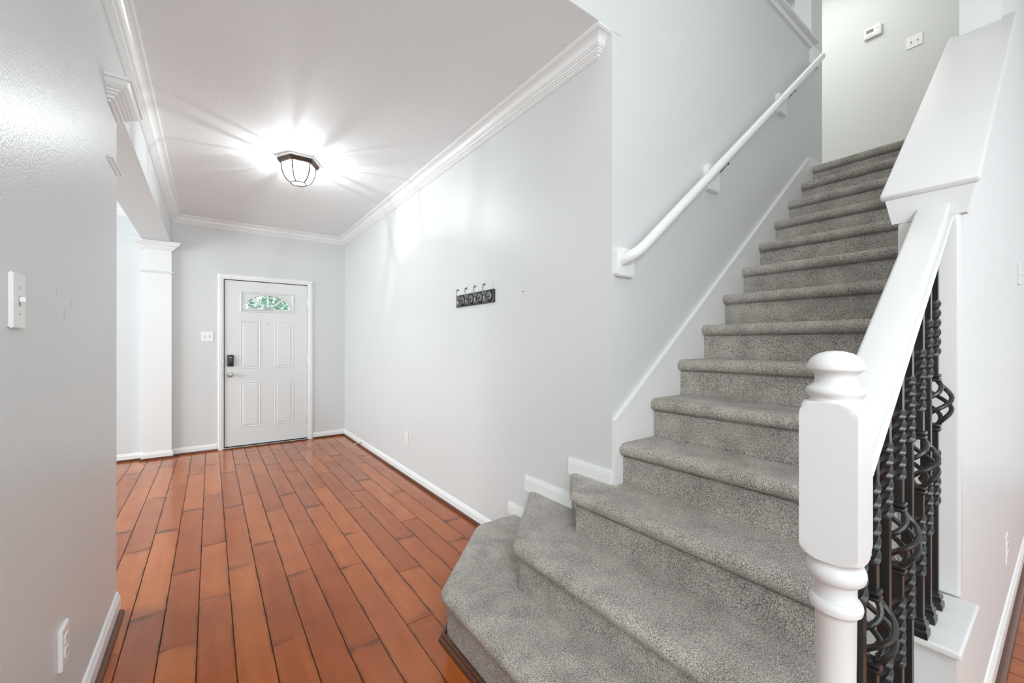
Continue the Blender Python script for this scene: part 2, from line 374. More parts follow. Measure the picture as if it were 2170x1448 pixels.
# knee wall, full height wall behind it
slope = .856
capz = lambda x: 1.709+slope*(x-1.65)
m = MB()
zt0, zt1 = capz(KX0)-.03, capz(2.77)-.03
v = []
for y in (KY0, KY1): v += [(KX0, y, ZF), (2.77, y, ZF), (2.77, y, zt1), (KX0, y, zt0)]
m.add(v, [(0, 1, 2, 3), (7, 6, 5, 4), (0, 4, 5, 1), (1, 5, 6, 2), (2, 6, 7, 3), (3, 7, 4, 0)])
m.box(2.77, 5.6, KY0, KY1, ZF, ZT)
struct(m.build('wall_knee', M['wall']), 'grey sloping half wall on the right of the stairs')
# rounded white end face of the knee wall
m = MB().bbox(KX0-.012, KX0+.03, KY0-.002, KY1+.002, .55, 1.70, .009, 4)
struct(m.build('trim_2', M['rail_white']), 'white rounded end of the half wall')
# living room shell behind the camera
struct(MB().box(-.6, 6.2, -1.45, -1.3, 3.0, ZT).build('wall_living_upper', M['wall']))

# ------------------------------------------------------------------ trims
CROWN = [(0, 0), (.090, 0), (.090, -.010), (.084, -.013)]
for i in range(7):
    a = i/6*PI/2; CROWN.append((.084-.036*math.sin(a)*1.0, -.016-.030*(1-math.cos(a))))
CROWN += [(.046, -.050), (.041, -.052), (.041, -.058), (.034, -.060), (.031, -.066), (.024, -.068), (.024, -.075), (.015, -.078), (.015, -.087), (.008, -.089), (.008, -.093), (0, -.093)]
m = MB().sweep([(1.60, YS+.090), (XR, YS+.090), (XR, YB), (XL, YB), (XL, YS+.002)], CROWN, ZC)
struct(m.build('trim_3', M['trim']), 'white stepped crown molding around the hall ceiling')
m = MB().sweep([(-.6, YB), (-3.9, YB)], CROWN, ZC)
struct(m.build('trim_4', M['trim']), 'white crown molding in the room behind the column')
BASE = [(0, 0), (.013, 0), (.013, .040), (.011, .046), (.008, .050), (.008, .056), (.004, .062), (0, .064)]
def base(name, path, n='baseboard', z=0.0, prof=BASE): return struct(MB().sweep(path, prof, z).build(name, M['trim']))
base('baseboard_right', [(XR, 2.09), (XR, YB)])
base('baseboard_back', [(XR, YB), (1.115, YB)])
base('baseboard_back_left', [(.067, YB), (-.355, YB), (-.355, 6.035), (-.60, 6.035), (-.60, YB), (-3.9, YB)])
base('baseboard_left', [(XL, 2.6901), (XL, -.35)], prof=[(u*1.1, v*1.25) for u, v in BASE])
base('baseboard_knee', [(1.70, KY0), (5.4, KY0)][::-1], prof=[(u, v*1.2) for u, v in BASE])
SHOE = [(0, -.018), (.018, -.018), (.018, -.010), (.0165, -.004), (.013, .0005), (.008, .0025), (0, .003)]
SHOE = [(.010+u, v) for u, v in SHOE]
def shoe(name, path, k=1.0): return struct(MB().sweep(path, [(u*k, v) for u, v in SHOE]+[(0, -.018)][:0], 0).build(name, M['shoe']))
shoe('trim_5', [(XR, 2.09), (XR, YB), (1.115, YB)])
shoe('trim_6', [(.067, YB), (-.355, YB), (-.355, 6.035), (-.60, 6.035), (-.60, YB), (-3.9, YB)])
shoe('trim_7', [(XL, 2.66), (XL, -.35)], 1.15)
shoe('trim_8', [(5.4, KY0), (1.70, KY0)], 1.3)
# stepped baseboard pieces on the hall wall above the first three steps
for nm, y0, y1, z0, z1 in (('baseboard_step_1', 1.90, 2.121, .19, .262), ('baseboard_step_2', 1.55, 1.950, .38, .472), ('baseboard_step_3', YS-.0, 1.58, .575, .660)):
    m = MB().box(XR-.013, XR, y0, y1, z0, z1-.022).box(XR-.010, XR, y0, y1, z1-.022, z1-.010).box(XR-.006, XR, y0, y1, z1-.010, z1)
    struct(m.build(nm, M['trim']))
# skirt board up the stair wall
SY = YS-.018
def skirt_z(x): return .905+.785*(x-1.545)
poly = [(XR, .575), (XR, .895), (1.545, .905), (3.93, skirt_z(3.93)), (4.14, 2.79), (4.25, 2.79), (4.25, 2.6), (1.75, .575)]
v = [(x, SY, z) for x, z in poly]+[(x, YS, z) for x, z in poly]; n = len(poly)
m = MB().add(v, [tuple(range(n)), tuple(range(2*n-1, n-1, -1))]+[(i, (i+1) % n, n+(i+1) % n, n+i) for i in range(n)])
sk = struct(m.build('trim_9', M['trim']), 'white skirt board following the stairs')
bead = [(XR+.0, .60), (XR+.0, .897), (1.5455, .906), (3.93, skirt_z(3.93))]
m = MB()
dx, dz = .785*.011, -.011
v = []
for y in (SY-.004, SY+.001):
    v += [(1.545, y, .905), (3.93, y, skirt_z(3.93)), (3.93+.006, y, skirt_z(3.93)-.014), (1.551, y, .891)]
m.add(v, [(0, 1, 2, 3), (7, 6, 5, 4), (0, 4, 5, 1), (1, 5, 6, 2), (2, 6, 7, 3), (3, 7, 4, 0)])
m.box(XR-.002, XR+.010, SY-.004, SY+.001, .585, .900)
m.build('bead', M['trim'], sk)
# ledge at the sill of the upper opening
m = MB().box(2.2, 4.022, YS-.016, YS, LZ-.052, LZ-.001).bbox(2.2, 4.055, YS-.045, YS+.14, LZ, LZ+.022, .006)
struct(m.build('trim_10', M['trim']), 'white ledge of the upper floor opening')

# ------------------------------------------------------------------ columns
def capital_mesh(x0, x1, y0, y1, zt, path=None):
    pr = [(0, 0), (.086, 0), (.086, -.012), (.078, -.015), (.070, -.030), (.056, -.042), (.046, -.046), (.046, -.053), (.036, -.056), (.036, -.064), (.024, -.068), (.024, -.078), (.010, -.082), (.010, -.090), (0, -.090)]
    return pr
def column(label, x0, x1, y0, y1, cap_path, neck_path):
    t = thing('square_column', label, 'column', ((x0+x1)/2, (y0+y1)/2, ZF))
    MB().box(x0, x1, y0, y1, ZF, 2.399).build('shaft', M['wall_left'] if y0 < 4 else M['trim'], t)
    MB().sweep(cap_path, capital_mesh(0, 0, 0, 0, 0), 2.3985).build('capital', M['trim'], t)
    np_ = [(0, .014), (.006, .013), (.010, .008), (.018, .004), (.020, 0), (.018, -.004), (.010, -.008), (.006, -.014), (0, -.016)]
    MB().sweep(neck_path, np_, 2.068).build('neck_molding', M['trim'], t)
    return t
column('white square column against the far wall left of the front door', -.60, -.355, 6.035, 6.099,
       [(-.355, 6.098), (-.355, 6.035), (-.60, 6.035), (-.60, 6.098)], [(-.355, 6.098), (-.355, 6.035), (-.60, 6.035), (-.60, 6.098)])
cp = [(-.60, 2.6905), (-.3599, 2.6905), (-.3599, 2.485), (-.42, 2.485)]
column('near column flush with the left wall with stepped capital at upper left', -.5999, -.3599, 2.485, 2.6905, cp, cp)

# ------------------------------------------------------------------ front door
DY = YB+.006
d = MB()
LX0, LX1, LZ0, LZ1 = .305, .882, 1.672, 1.905
X0, X1, Z0, Z1 = DX0+.009, DX1-.004, .008, DZ1-.009
for bx in ((X0, LX0, Z0, Z1), (LX1, X1, Z0, Z1), (LX0, LX1, Z0, LZ0), (LX0, LX1, LZ1, Z1)): d.box(bx[0], bx[1], DY, DY+.042, bx[2], bx[3])
door = struct(d.build('door_1', M['door']), 'white six panel style front door with arched fanlight')
def raised(x0, x1, z0, z1):
    steps = [(0, 0), (.004, -.003), (.010, -.003), (.014, .004), (.020, .005), (.036, -.005)]
    rings = []
    for o_, dy in steps:
        # dy negative = towards the room
        y = DY+dy*1.2 - .0005
        rings.append([(x0+o_, y, z0+o_), (x1-o_, y, z0+o_), (x1-o_, y, z1-o_), (x0+o_, y, z1-o_)])
    mm = MB(); mm.loft(rings, caps=False, smooth=False); mm.add(rings[-1], [(0, 1, 2, 3)])
    return mm
# cut shallow panel fields are modelled as moulded relief on the slab
for (x0, x1) in ((.298, .513), (.668, .882)):
    for (z0, z1) in ((.955, 1.553), (.228, .790)):
        mm = MB()
        fr = .016
        # raised moulding frame around each panel
        for k, (o_, w_, h_) in enumerate(((0, .007, .0045), (.020, 0, 0))):
            if w_:
                pr = [(0, 0), (.003, .0045), (.006, .005), (.012, .0015), (.014, 0)]
                ring = []
                for u, hh in pr: ring.append([(x0+u, DY-hh, z0+u), (x1-u, DY-hh, z0+u), (x1-u, DY-hh, z1-u), (x0+u, DY-hh, z1-u)])
                mm.loft(ring, caps=False, smooth=False)
        a = .017
        pr = [(a, 0), (a+.002, .001), (a+.018, .0062)]
        ring = [[(x0+u, DY-hh, z0+u), (x1-u, DY-hh, z0+u), (x1-u, DY-hh, z1-u), (x0+u, DY-hh, z1-u)] for u, hh in pr]
        mm.loft(ring, caps=False, smooth=False); mm.add(ring[-1], [(0, 1, 2, 3)])
        mm.build('panel', M['door'], door)
# fanlight insert
FC, FZ, FA, FB = .5935, 1.700, .252, .180
fr = MB()
pr = [(0, 0), (.006, .008), (.014, .010), (.022, .004), (.022, -.02)]
ring = [[(LX0-.012+u, DY-hh, LZ0-.012+u), (LX1+.012-u, DY-hh, LZ0-.012+u), (LX1+.012-u, DY-hh, LZ1+.012-u), (LX0-.012+u, DY-hh, LZ1+.012-u)] for u, hh in pr]
fr.loft(ring, caps=False, smooth=False)
fr.build('light_frame', M['door'], door)
# spandrel plate with the arched hole
na = 32
arc = [(FC+FA*math.cos(PI*i/na), FZ+FB*math.sin(PI*i/na)) for i in range(na+1)]
sp = MB()
ox0, ox1, oz0, oz1 = LX0+.004, LX1-.004, LZ0+.004, LZ1-.004
def outer(i):
    a = PI*i/na; cx_, cz_ = math.cos(a), math.sin(a)
    # project the direction to the rectangle
    t = min((ox1-FC)/abs(cx_) if abs(cx_) > 1e-6 else 9, (oz1-FZ)/cz_ if cz_ > 1e-6 else 9)
    return (FC+cx_*t, FZ+cz_*t)
yy = DY+.006
out = [outer(i) for i in range(na+1)]
v = [(x, yy, z) for x, z in arc]+[(x, yy, z) for x, z in out]
sp.add(v, [(i, i+1, na+2+i, na+1+i) for i in range(na)])
# rectangle corners
for sx, cx_ in ((1, ox1), (-1, ox0)):
    idx = [i for i in range(na) if (out[i][0]-cx_)*(out[i+1][0]-cx_) == 0 and abs(out[i][1]-oz1) > 1e-6 or 0]
for i in range(na):
    a_, b_ = out[i], out[i+1]
    if abs(a_[1]-oz1) > 1e-6 and abs(b_[1]-oz1) < 1e-6: sp.add([(a_[0], yy, a_[1]), (ox1, yy, oz1), (b_[0], yy, b_[1])], [(0, 1, 2)])
    if abs(a_[1]-oz1) < 1e-6 and abs(b_[1]-oz1) > 1e-6: sp.add([(a_[0], yy, a_[1]), (ox0, yy, oz1), (b_[0], yy, b_[1])], [(0, 1, 2)])
sp.box(ox0, ox1, yy, yy+.012, oz0, FZ)
sp.build('spandrel', M['door'], door)
am = MB()
arcp = lambda k, y: [(FC+(FA+k)*math.cos(PI*i/na), y, FZ+(FB+k)*math.sin(PI*i/na)) for i in range(na+1)]
rows = [arcp(-.002, DY+.012), arcp(0, DY-.003), arcp(.006, DY-.006), arcp(.013, DY-.001), arcp(.018, DY-.004), arcp(.024, DY-.002), arcp(.027, DY+.007)]
am.loft(rows, closed=False, caps=False, smooth=True)
am.build('arch_molding', M['door'], door)
mu = MB()
def bar(x0, z0, x1, z1, wd):
    dx, dz = x1-x0, z1-z0; L = math.hypot(dx, dz); nx, nz = -dz/L*wd/2, dx/L*wd/2
    prof = [(-1, DY+.010), (-.9, DY), (-.35, DY-.004), (.35, DY-.004), (.9, DY), (1, DY+.010)]
    mu.loft([[(x+nx*k, y, z+nz*k) for k, y in prof] for x, z in ((x0, z0), (x1, z1))], smooth=False)
HR = .05
for a in (38, 90, 142):
    t = math.radians(a); dx, dz = math.cos(t), math.sin(t)
    k = 1/math.sqrt((dx/FA)**2+(dz/FB)**2)
    bar(FC+dx*HR*.3, FZ+dz*HR*.3*.6, FC+dx*k*1.02, FZ+dz*k*1.02, .022)
hub = [(FC+HR*1.25*math.cos(PI*i/12), FZ-.002+HR*.75*math.sin(PI*i/12)) for i in range(13)]
mu.add([(x, DY-.004, z) for x, z in hub]+[(x, DY+.01, z) for x, z in hub], [tuple(range(13))]+[(i, i+1, 14+i, 13+i) for i in range(12)])
bar(FC-FA-.01, FZ-.002, FC+FA+.01, FZ-.002, .022)
mu.build('muntin', M['door'], door)
for a0, a1 in ((2, 37), (39, 89), (91, 141), (143, 178)):
    pts = [(FC+HR*math.cos(math.radians(a0)), FZ+.3*HR*math.sin(math.radians(a0))), ]
    arcq = []
    for i in range(9):
        t = math.radians(a0+(a1-a0)*i/8); dx, dz = math.cos(t), math.sin(t); k = 1/math.sqrt((dx/FA)**2+(dz/FB)**2); arcq.append((FC+dx*k, FZ+dz*k))
    inn = []
    for i in range(3):
        t = math.radians(a1+(a0-a1)*i/2); inn.append((FC+HR*math.cos(t), FZ+HR*.6*math.sin(t)))
    q = arcq+inn
    g = MB().add([(x, DY+.014, z) for x, z in q]+[(x, DY+.018, z) for x, z in q], [tuple(range(len(q))), tuple(range(2*len(q)-1, len(q)-1, -1))]+[(i, (i+1) % len(q), len(q)+(i+1) % len(q), len(q)+i) for i in range(len(q))])
    g.build('pane', M['glass'], door)
# hardware
kz = .885; kx = .196
k = MB().lathe([(.0, 0), (.031, 0), (.033, -.004), (.030, -.008), (.014, -.010), (.012, -.03), (.018, -.034), (.026, -.045), (.028, -.055), (.024, -.066), (.012, -.070), (.0, -.0705)], (kx, DY, kz), 24, 'Y')
k.build('knob', M['nickel'], door)
lk = MB().bbox(.163, .231, DY-.028, DY, .988, 1.128, .010, 4)
lk_o = lk.build('smart_lock', M['black_plastic'], door); lk_o['label'] = 'black electronic deadbolt'
MB().lathe([(0, 0), (.022, 0), (.022, -.006), (.019, -.008), (0, -.008)], (.197, DY-.028, 1.013), 20, 'Y').box(.192, .202, DY-.044, DY-.03, 1.0, 1.028).build('thumb_turn', M['rubber'], lk_o)
MB().box(.187, .207, DY-.0288, DY-.028, 1.094, 1.099).build('badge', M['nickel'], lk_o)
MB().lathe([(0, 0), (.013, 0), (.013, -.003), (.009, -.004), (.009, -.001), (0, -.001)], (.588, DY, 1.522), 20, 'Y').build('peephole', M['nickel'], door)
for hz in (1.83, 1.037, .245):
    MB().lathe([(0, -.05), (.006, -.05), (.007, -.045), (.007, .045), (.006, .05), (0, .05)], (DX1+.001, DY-.012, hz), 10).box(DX1-.003, DX1+.001, DY-.012, DY+.004, hz-.045, hz+.045).build('hinge', M['nickel'], door)
for hz in (1.06, .885):
    MB().box(DX0-.0145, DX0-.001, YB-.0193, YB-.0175, hz-.03, hz+.03).build('strike_plate', M['nickel'], door)
MB().box(X0, X1, DY-.002, DY+.03, -.006, .007).build('door_sweep', M['rubber'], door)
MB().box(DX0+.0008, DX0+.0085, DY+.004, DY+.02, 0, DZ1).box(DX0+.001, DX1-.001, DY+.004, DY+.02, DZ1-.0085, DZ1-.001).build('weatherstrip', M['rubber'], door)
# casing, threshold
m = MB()
CAS = [(0, 0), (0, .012), (.008, .016), (.018, .016), (.022, .020), (.050, .020), (.056, .013), (.062, .013), (.062, 0)]
cpath = [(DX0, ZF), (DX0, DZ1), (DX1, DZ1), (DX1, ZF)]
rings = []
for (x, z), (mx_, mz_) in zip(cpath, ((-1, 0), (-1, 1), (1, 1), (1, 0))):
    rings.append([(x+mx_*u, YB-h_, z+mz_*u) for u, h_ in CAS])
m.loft(rings, smooth=False)
m.box(DX0-.001, DX0+.0005, YB-.012, YB+.05, ZF, DZ1).box(DX1-.0005, DX1+.001, YB-.012, YB+.05, ZF, DZ1)
struct(m.build('trim_11', M['trim']), 'white casing around the front door')
struct(MB().box(DX0, DX1, YB-.010, YB+.05, ZF, -.007).build('trim_12', M['trim']))
struct(MB().bbox(DX0-.01, DX1+.01, YB-.048, YB-.010, ZF, -.009, .003).build('trim_13', M['shoe']), 'brown threshold strip')

# ------------------------------------------------------------------ outdoors seen through the fanlight
struct(MB().box(-20, 20, 6.3, 40, -.3, -.2).build('floor_outside', M['outside_ground']))
def tree(x, y, h, label, seed):
    rnd = random.Random(seed)
    t = thing('tree', label, 'tree', (x, y, -.2))
    MB().tube([(x, y, -.2), (x+.03, y, h*.2), (x-.02, y+.05, h*.34)], [.14, .11, .05], 10).build('trunk', M['bark'], t)
    f = MB()
    for i in range(4600):
        a = rnd.uniform(0, 2*PI); r = 1.7*math.sqrt(rnd.random()); z = rnd.uniform(h*.3, h)
        c = Vector((x+r*math.cos(a), y+r*math.sin(a), z)); s = rnd.uniform(.04, .09)
        u = Vector((rnd.uniform(-1, 1), rnd.uniform(-1, 1), rnd.uniform(-1, 1))).normalized()*s; v_ = u.cross(Vector((rnd.uniform(-1, 1), rnd.uniform(-1, 1), rnd.uniform(-1, 1)))).normalized()*s*.5
        f.add([c-u, c+v_, c+u, c-v_], [(0, 1, 2, 3)])
    fo = f.build('foliage', M['leaf'], t); fo['kind'] = 'stuff'
tree(.9, 11.5, 4.6, 'leafy green tree seen left through the door fanlight', 1)
tree(3.4, 15.5, 5.6, 'leafy green tree seen right through the door fanlight', 2)

# ------------------------------------------------------------------ stairs
RISE = .1937
zk = lambda k_: .0098+RISE*k_
nos = {1: .790, 2: 1.045, 3: 1.308}
for i in range(4, 15): nos[i] = 1.562+.2415*(i-4)
stairs = thing('staircase', 'grey carpeted staircase climbing to the right between wall and half wall', 'staircase', (1.2, .9, ZF))
PROF = [(.055, .0005), (.040, 0), (.028, -.0012), (.018, -.004), (.009, -.010), (.003, -.018), (.0, -.028), (.002, -.040), (.008, -.050), (.018, -.056), (.030, -.0585), (.037, -.0605), (.036, -.063), (.029, -.067), (.028, -.080), (.028, -.12), (.0275, -.16), (.026, -RISE-.002)]
def rounded(path, r, n=6):
    P = [Vector(p) for p in path]; out = [P[0]]
    for i in range(1, len(P)-1):
        a = (P[i-1]-P[i]).normalized(); b = (P[i+1]-P[i]).normalized()
        ang = a.angle(b); dcut = r/math.tan(ang/2)
        p0 = P[i]+a*dcut; p1 = P[i]+b*dcut
        for j in range(n+1):
            t = j/n; out.append((p0*(1-t)+P[i]*t)*(1-t)+(p1*t+P[i]*(1-t))*t)
    out.append(P[-1]); return out
def dense(P, step=.02):
    out = [P[0]]
    for i in range(1, len(P)):
        L = (P[i]-P[i-1]).length; n = max(1, int(L/step))
        for j in range(1, n+1): out.append(P[i-1].lerp(P[i], j/n))
    return out
def step(k):
    x = nos[k]; zt = zk(k)
    if k == 1: path = [(x, .17), (x, 1.61), (1.262, 2.078), (XR+.01, 2.078)]; back = nos[2]+.05; r = .10; yr = .17
    elif k == 2: path = [(x, .17), (x, 1.432), (XR+.012, 1.932)]; back = nos[3]+.05; r = .06; yr = .17
    elif k == 3: path = [(x, .347), (x, 1.348), (XR+.012, 1.584)]; back = nos[4]+.05; r = .05; yr = .347
    else: path = [(x, KY1), (x, SY+.001)]; back = x+.26; r = 0; yr = KY1
    P = dense(rounded(path, r) if len(path) > 2 else [Vector(p) for p in path], .03)
    # normals (pointing into the step = to the right of travel)
    nrm = []
    for i in range(len(P)):
        d_ = (P[min(i+1, len(P)-1)]-P[max(i-1, 0)]).normalized(); nrm.append(Vector((d_.y, -d_.x)))
    nrm[0] = Vector((1, 0)) if True else nrm[0]
    rings = []
    rnd = random.Random(k*11)
    wob = [rnd.uniform(-.0012, .0012) for _ in P]
    for o_, dz_ in PROF:
        dz2 = dz_ if k > 1 else (dz_ if dz_ > -RISE+.01 else -(zt-ZF))
        rings.append([(p.x+n_.x*o_, p.y+n_.y*o_, zt+dz2+wob[i]*.8) for i, (p, n_) in enumerate(zip(P, nrm))])
    m = MB(); m.loft(rings, closed=False, caps=False, smooth=True)
    top = rings[0]
    # tread surface
    if k <= 3:
        bk = []
        for (px_, py_, pz_) in top: bk.append((XR-.001 if py_ > YS-.02 else max(back, XR), py_, zt+.0005))
        m.add(list(top)+bk, [(i, i+1, len(top)+i+1, len(top)+i) for i in range(len(top)-1)], True)
    else:
        bk = [(back, p[1], zt+.0005) for p in top]
        m.add(list(top)+bk, [(i, i+1, len(top)+i+1, len(top)+i) for i in range(len(top)-1)], True)
    # right hand end cap
    cap_ = [r_[0] for r_ in rings]+[(back, rings[0][0][1], rings[-1][0][2]), (back, rings[0][0][1], zt)]
    m.add(cap_, [tuple(range(len(cap_)))])
    if k >= 4:
        cap_ = [r_[-1] for r_ in rings]+[(back, rings[0][-1][1], rings[-1][-1][2]), (back, rings[0][-1][1], zt)]
        m.add(cap_, [tuple(range(len(cap_)))])
    return m.build('step', M['carpet'], stairs)
for k in range(1, 15): step(k)
struct(MB().box(4.2405, 5.489, KY1+.001, 3.999, zk(14)-.2, zk(14)-.001).build('floor_landing', M['carpet']))
# wood molding around the foot of the first step
foot = [(.790+.024, .17), (.790+.024, 1.600), (1.27, 2.056), (XR-.03, 2.056)]
FT = [(0, -.018), (.026, -.018), (.026, -.012), (.022, -.004), (.016, .002), (.014, .010), (.006, .014), (0, .015)]
m = MB().sweep(foot, FT, 0); struct(m.build('trim_14', M['shoe']), 'brown wood molding around the foot of the first step')
# low curb that carries the balusters beside the steps
m = MB().box(1.395, 1.685, .163, .335, ZF, .535).box(1.075, 1.395, .150, .169, ZF, .380).box(.82, 1.075, .150, .169, ZF, .190)
struct(m.build('trim_15', M['rail_white']), 'low white curb beside the lower steps')
m = MB().bbox(1.371, 1.674, .153, .347, .531, .551, .006, 3)
struct(m.build('trim_16', M['rail_white']), 'white cap shelf on the low curb')

# sloped cap on the knee wall
def sloped_slab(x0, x1, y0, y1, zfun, t, bev, sl):
    bm = bmesh.new(); bmesh.ops.create_cube(bm, size=1)
    L = (x1-x0)*math.hypot(1, sl)
    bmesh.ops.transform(bm, matrix=Matrix.Diagonal((L, y1-y0, t, 1)), verts=bm.verts)
    bmesh.ops.bevel(bm, geom=bm.edges[:], offset=bev, segments=3, profile=.5, affect='EDGES')
    ang = math.atan(sl); xm = (x0+x1)/2
    bmesh.ops.transform(bm, matrix=Matrix.Translation((xm, (y0+y1)/2, zfun(xm))) @ Matrix.Rotation(-ang, 4, 'Y') @ Matrix.Translation((0, 0, -t/2)), verts=bm.verts)
    return bm
m = MB().bm(sloped_slab(1.642, 2.80, .150, .354, capz, .022, .007, slope), True)
struct(m.build('trim_17', M['rail_white']), 'wide white sloping cap board on the half wall')
m = MB()
# collar under the cap: end piece flaring up, and side pieces
zc0, zc1 = 1.616, 1.693
v = [(1.668, .176, zc0), (1.668, .330, zc0), (1.656, .160, zc1), (1.656, .344, zc1), (1.70, .176, zc0), (1.70, .330, zc0), (1.70, .160, zc1+.02), (1.70, .344, zc1+.02)]
m.add(v, [(0, 1, 3, 2), (0, 4, 5, 1), (2, 3, 7, 6), (0, 2, 6, 4), (1, 5, 7, 3), (4, 6, 7, 5)])
for ya, yb in ((.172, .190), (.316, .334)):
    v = []
    for y in (ya, yb):
        v += [(1.69, y, zc0+.005), (2.76, y, zc0+.005+slope*1.07), (2.76, y, capz(2.76)-.025), (1.69, y, capz(1.69)-.025)]
    m.add(v, [(0, 1, 2, 3), (7, 6, 5, 4), (0, 4, 5, 1), (1, 5, 6, 2), (2, 6, 7, 3), (3, 7, 4, 0)])
struct(m.build('trim_18', M['rail_white']), 'white collar molding under the cap board')

# ------------------------------------------------------------------ stair railing with iron balusters
NX, NY, NW = .855, .2407, .040
rail = thing('stair_railing', 'white newel post and sloping handrail with twisted black iron balusters', 'railing', (NX, NY, zk(1)))
def sqr(a, hw): return hw/max(abs(math.cos(a)), abs(math.sin(a)))
m = MB(); rings = []; n = 64
def ring_at(z, rf): return [(NX+rf(2*PI*i/n)*math.cos(2*PI*i/n), NY+rf(2*PI*i/n)*math.sin(2*PI*i/n), z) for i in range(n)]
base_z = zk(1)
lower = [(base_z, None), (base_z+.20, None)]
# square base, turned shaft, rings, square block, cap
for z in (base_z, base_z+.16): rings.append(ring_at(z, lambda a: min(sqr(a, NW), .0545)))
for r, z in ((.050, base_z+.168), (.040, base_z+.176), (.030, base_z+.19), (.0285, .60), (.0275, .70), (.0285, .797), (.031, .804), (.036, .808), (.0375, .815), (.0365, .821), (.034, .8255), (.031, .8265), (.0295, .832), (.0288, .840), (.0293, .849), (.0315, .8555),
             (.036, .857), (.0395, .861), (.0418, .869), (.0412, .877), (.038, .884), (.0365, .888), (.038, .893)):
    rings.append(ring_at(z, lambda a, r=r: r))
def _br(z):
    t = min((z-.894)/.026, (1.157-z)/.026, 1.0); return .0395+.0172*math.sqrt(max(0, 1-(1-max(t, 0))**2))
for z in [.895+.0013*i for i in range(20)]+[1.0, 1.05]+[1.1305+.00135*i for i in range(20)]:
    r = _br(z)
    rings.append(ring_at(z, lambda a, r=r: min(sqr(a, NW), r)))
for z, r in ():
    rings.append(ring_at(z, lambda a, r=r: min(sqr(a, NW), r)))
for r, z in ((.0365, 1.158), (.0355, 1.162), (.0375, 1.166), (.0405, 1.170), (.0412, 1.175), (.039, 1.180), (.034, 1.184), (.030, 1.188), (.0285, 1.194), (.0292, 1.200), (.0325, 1.205), (.0375, 1.2085), (.0393, 1.2105), (.0395, 1.213), (.0388, 1.219), (.036, 1.226), (.031, 1.232), (.023, 1.2375), (.012, 1.241), (.001, 1.242)):
    rings.append(ring_at(z, lambda a, r=r: r))
m.loft(rings)
m.build('newel_post', M['rail_white'], rail)
# handrail
rs = .742
rz = lambda x: 1.228+rs*(x-1.095)
m = MB().bm(sloped_slab(.885, 1.672, .205, .276, rz, .034, .008, rs), True)
hr = m.build('handrail', M['rail_white'], rail)
m = MB().bm(sloped_slab(.89, 1.670, .200, .281, lambda x: rz(x)-.040, .009, .003, rs), True)
m.build('lower_bead', M['rail_white'], hr)
BX = [1.568, 1.475, 1.388, 1.277, 1.188, 1.085, .998, .918]
CZ = [1.098, 1.043, .968, .909, .841, .786, .722, .680]
BYC = .226; HB = .0098
for i, (bx, cz) in enumerate(zip(BX, CZ)):
    zb = .551 if i < 3 else (zk(2) if bx > 1.06 else zk(1)); zt = rz(bx)-.052
    basket = i % 2 == 0
    tw = [(cz+.122, cz+.275), (cz-.275, cz-.125)]
    m = MB()
    def seg(z0, z1):
        if z1-z0 < .004: return
        zs = [z0]
        for a, b in tw:
            if b > z0 and a < z1:
                a_, b_ = max(a, z0), min(b, z1); k_ = 44
                zs += [a_+(b_-a_)*j/k_ for j in range(k_+1)]
        zs.append(z1); zs = sorted(set(round(q, 5) for q in zs)); rings = []
        for z in zs:
            ang = 0; rr = 1
            for a, b in tw:
                if z > a: ang += PI/2*6*(min(z, b)-a)/(b-a)
            intw = any(a+.006 < z < b-.006 for a, b in tw)
            ring = []
            for j in range(8):     # octagonal samples of a square with slightly softened corners
                aa = PI/4*j+PI/4; hw = HB*(1.36 if j % 2 == 0 else 1.0)
                if intw: hw = HB*(1.48 if j % 2 == 0 else .93)
                ring.append((bx+hw*math.cos(aa+ang), BYC+hw*math.sin(aa+ang), z))
            rings.append(ring)
        m.loft(rings, smooth=intw if False else True)
    if basket: seg(zb, cz-.060); seg(cz+.060, zt)
    else: seg(zb, zt)
    bo = m.build('baluster', M['iron'], rail)
    SH = [(.0185, 0), (.0185, .013), (.0145, .019), (.0165, .024), (.0155, .032), (.0115, .036), (.012, .041), (.0100, .044)]
    MB().loft([[(bx+sx*h_, BYC+sy*h_, zb+dz_) for sx, sy in ((-1, -1), (1, -1), (1, 1), (-1, 1))] for h_, dz_ in SH], smooth=False).build('shoe', M['iron'], bo)
    MB().loft([[(bx+sx*h_, BYC+sy*h_, zt+.004-dz_+rs*sx*h_) for sx, sy in ((-1, -1), (1, -1), (1, 1), (-1, 1))] for h_, dz_ in SH], smooth=False).build('top_shoe', M['iron'], bo)
    if basket:
        for s_ in (-1, 1):
            zc = cz+s_*.066
            q = MB()
            for dz_ in (-.0055, .0055): q.bbox(bx-.0145, bx+.0145, BYC-.0145, BYC+.0145, zc+dz_-.0048, zc+dz_+.0048, .0035, 2)
            q.build('collar', M['iron'], bo)
        q = MB()
        for j in range(4):
            pts = []; rr = []
            for t_ in range(19):
                t = t_/18; r = .006+.030*math.sin(PI*t)**.9; st = t*t*(3-2*t); a = PI/2*j+PI/4+PI*1.1*st
                pts.append((bx+r*math.cos(a), BYC+r*math.sin(a), cz-.064+.128*t))
            q.tube(pts, .0054, 8)
        q.build('basket', M['iron'], bo)

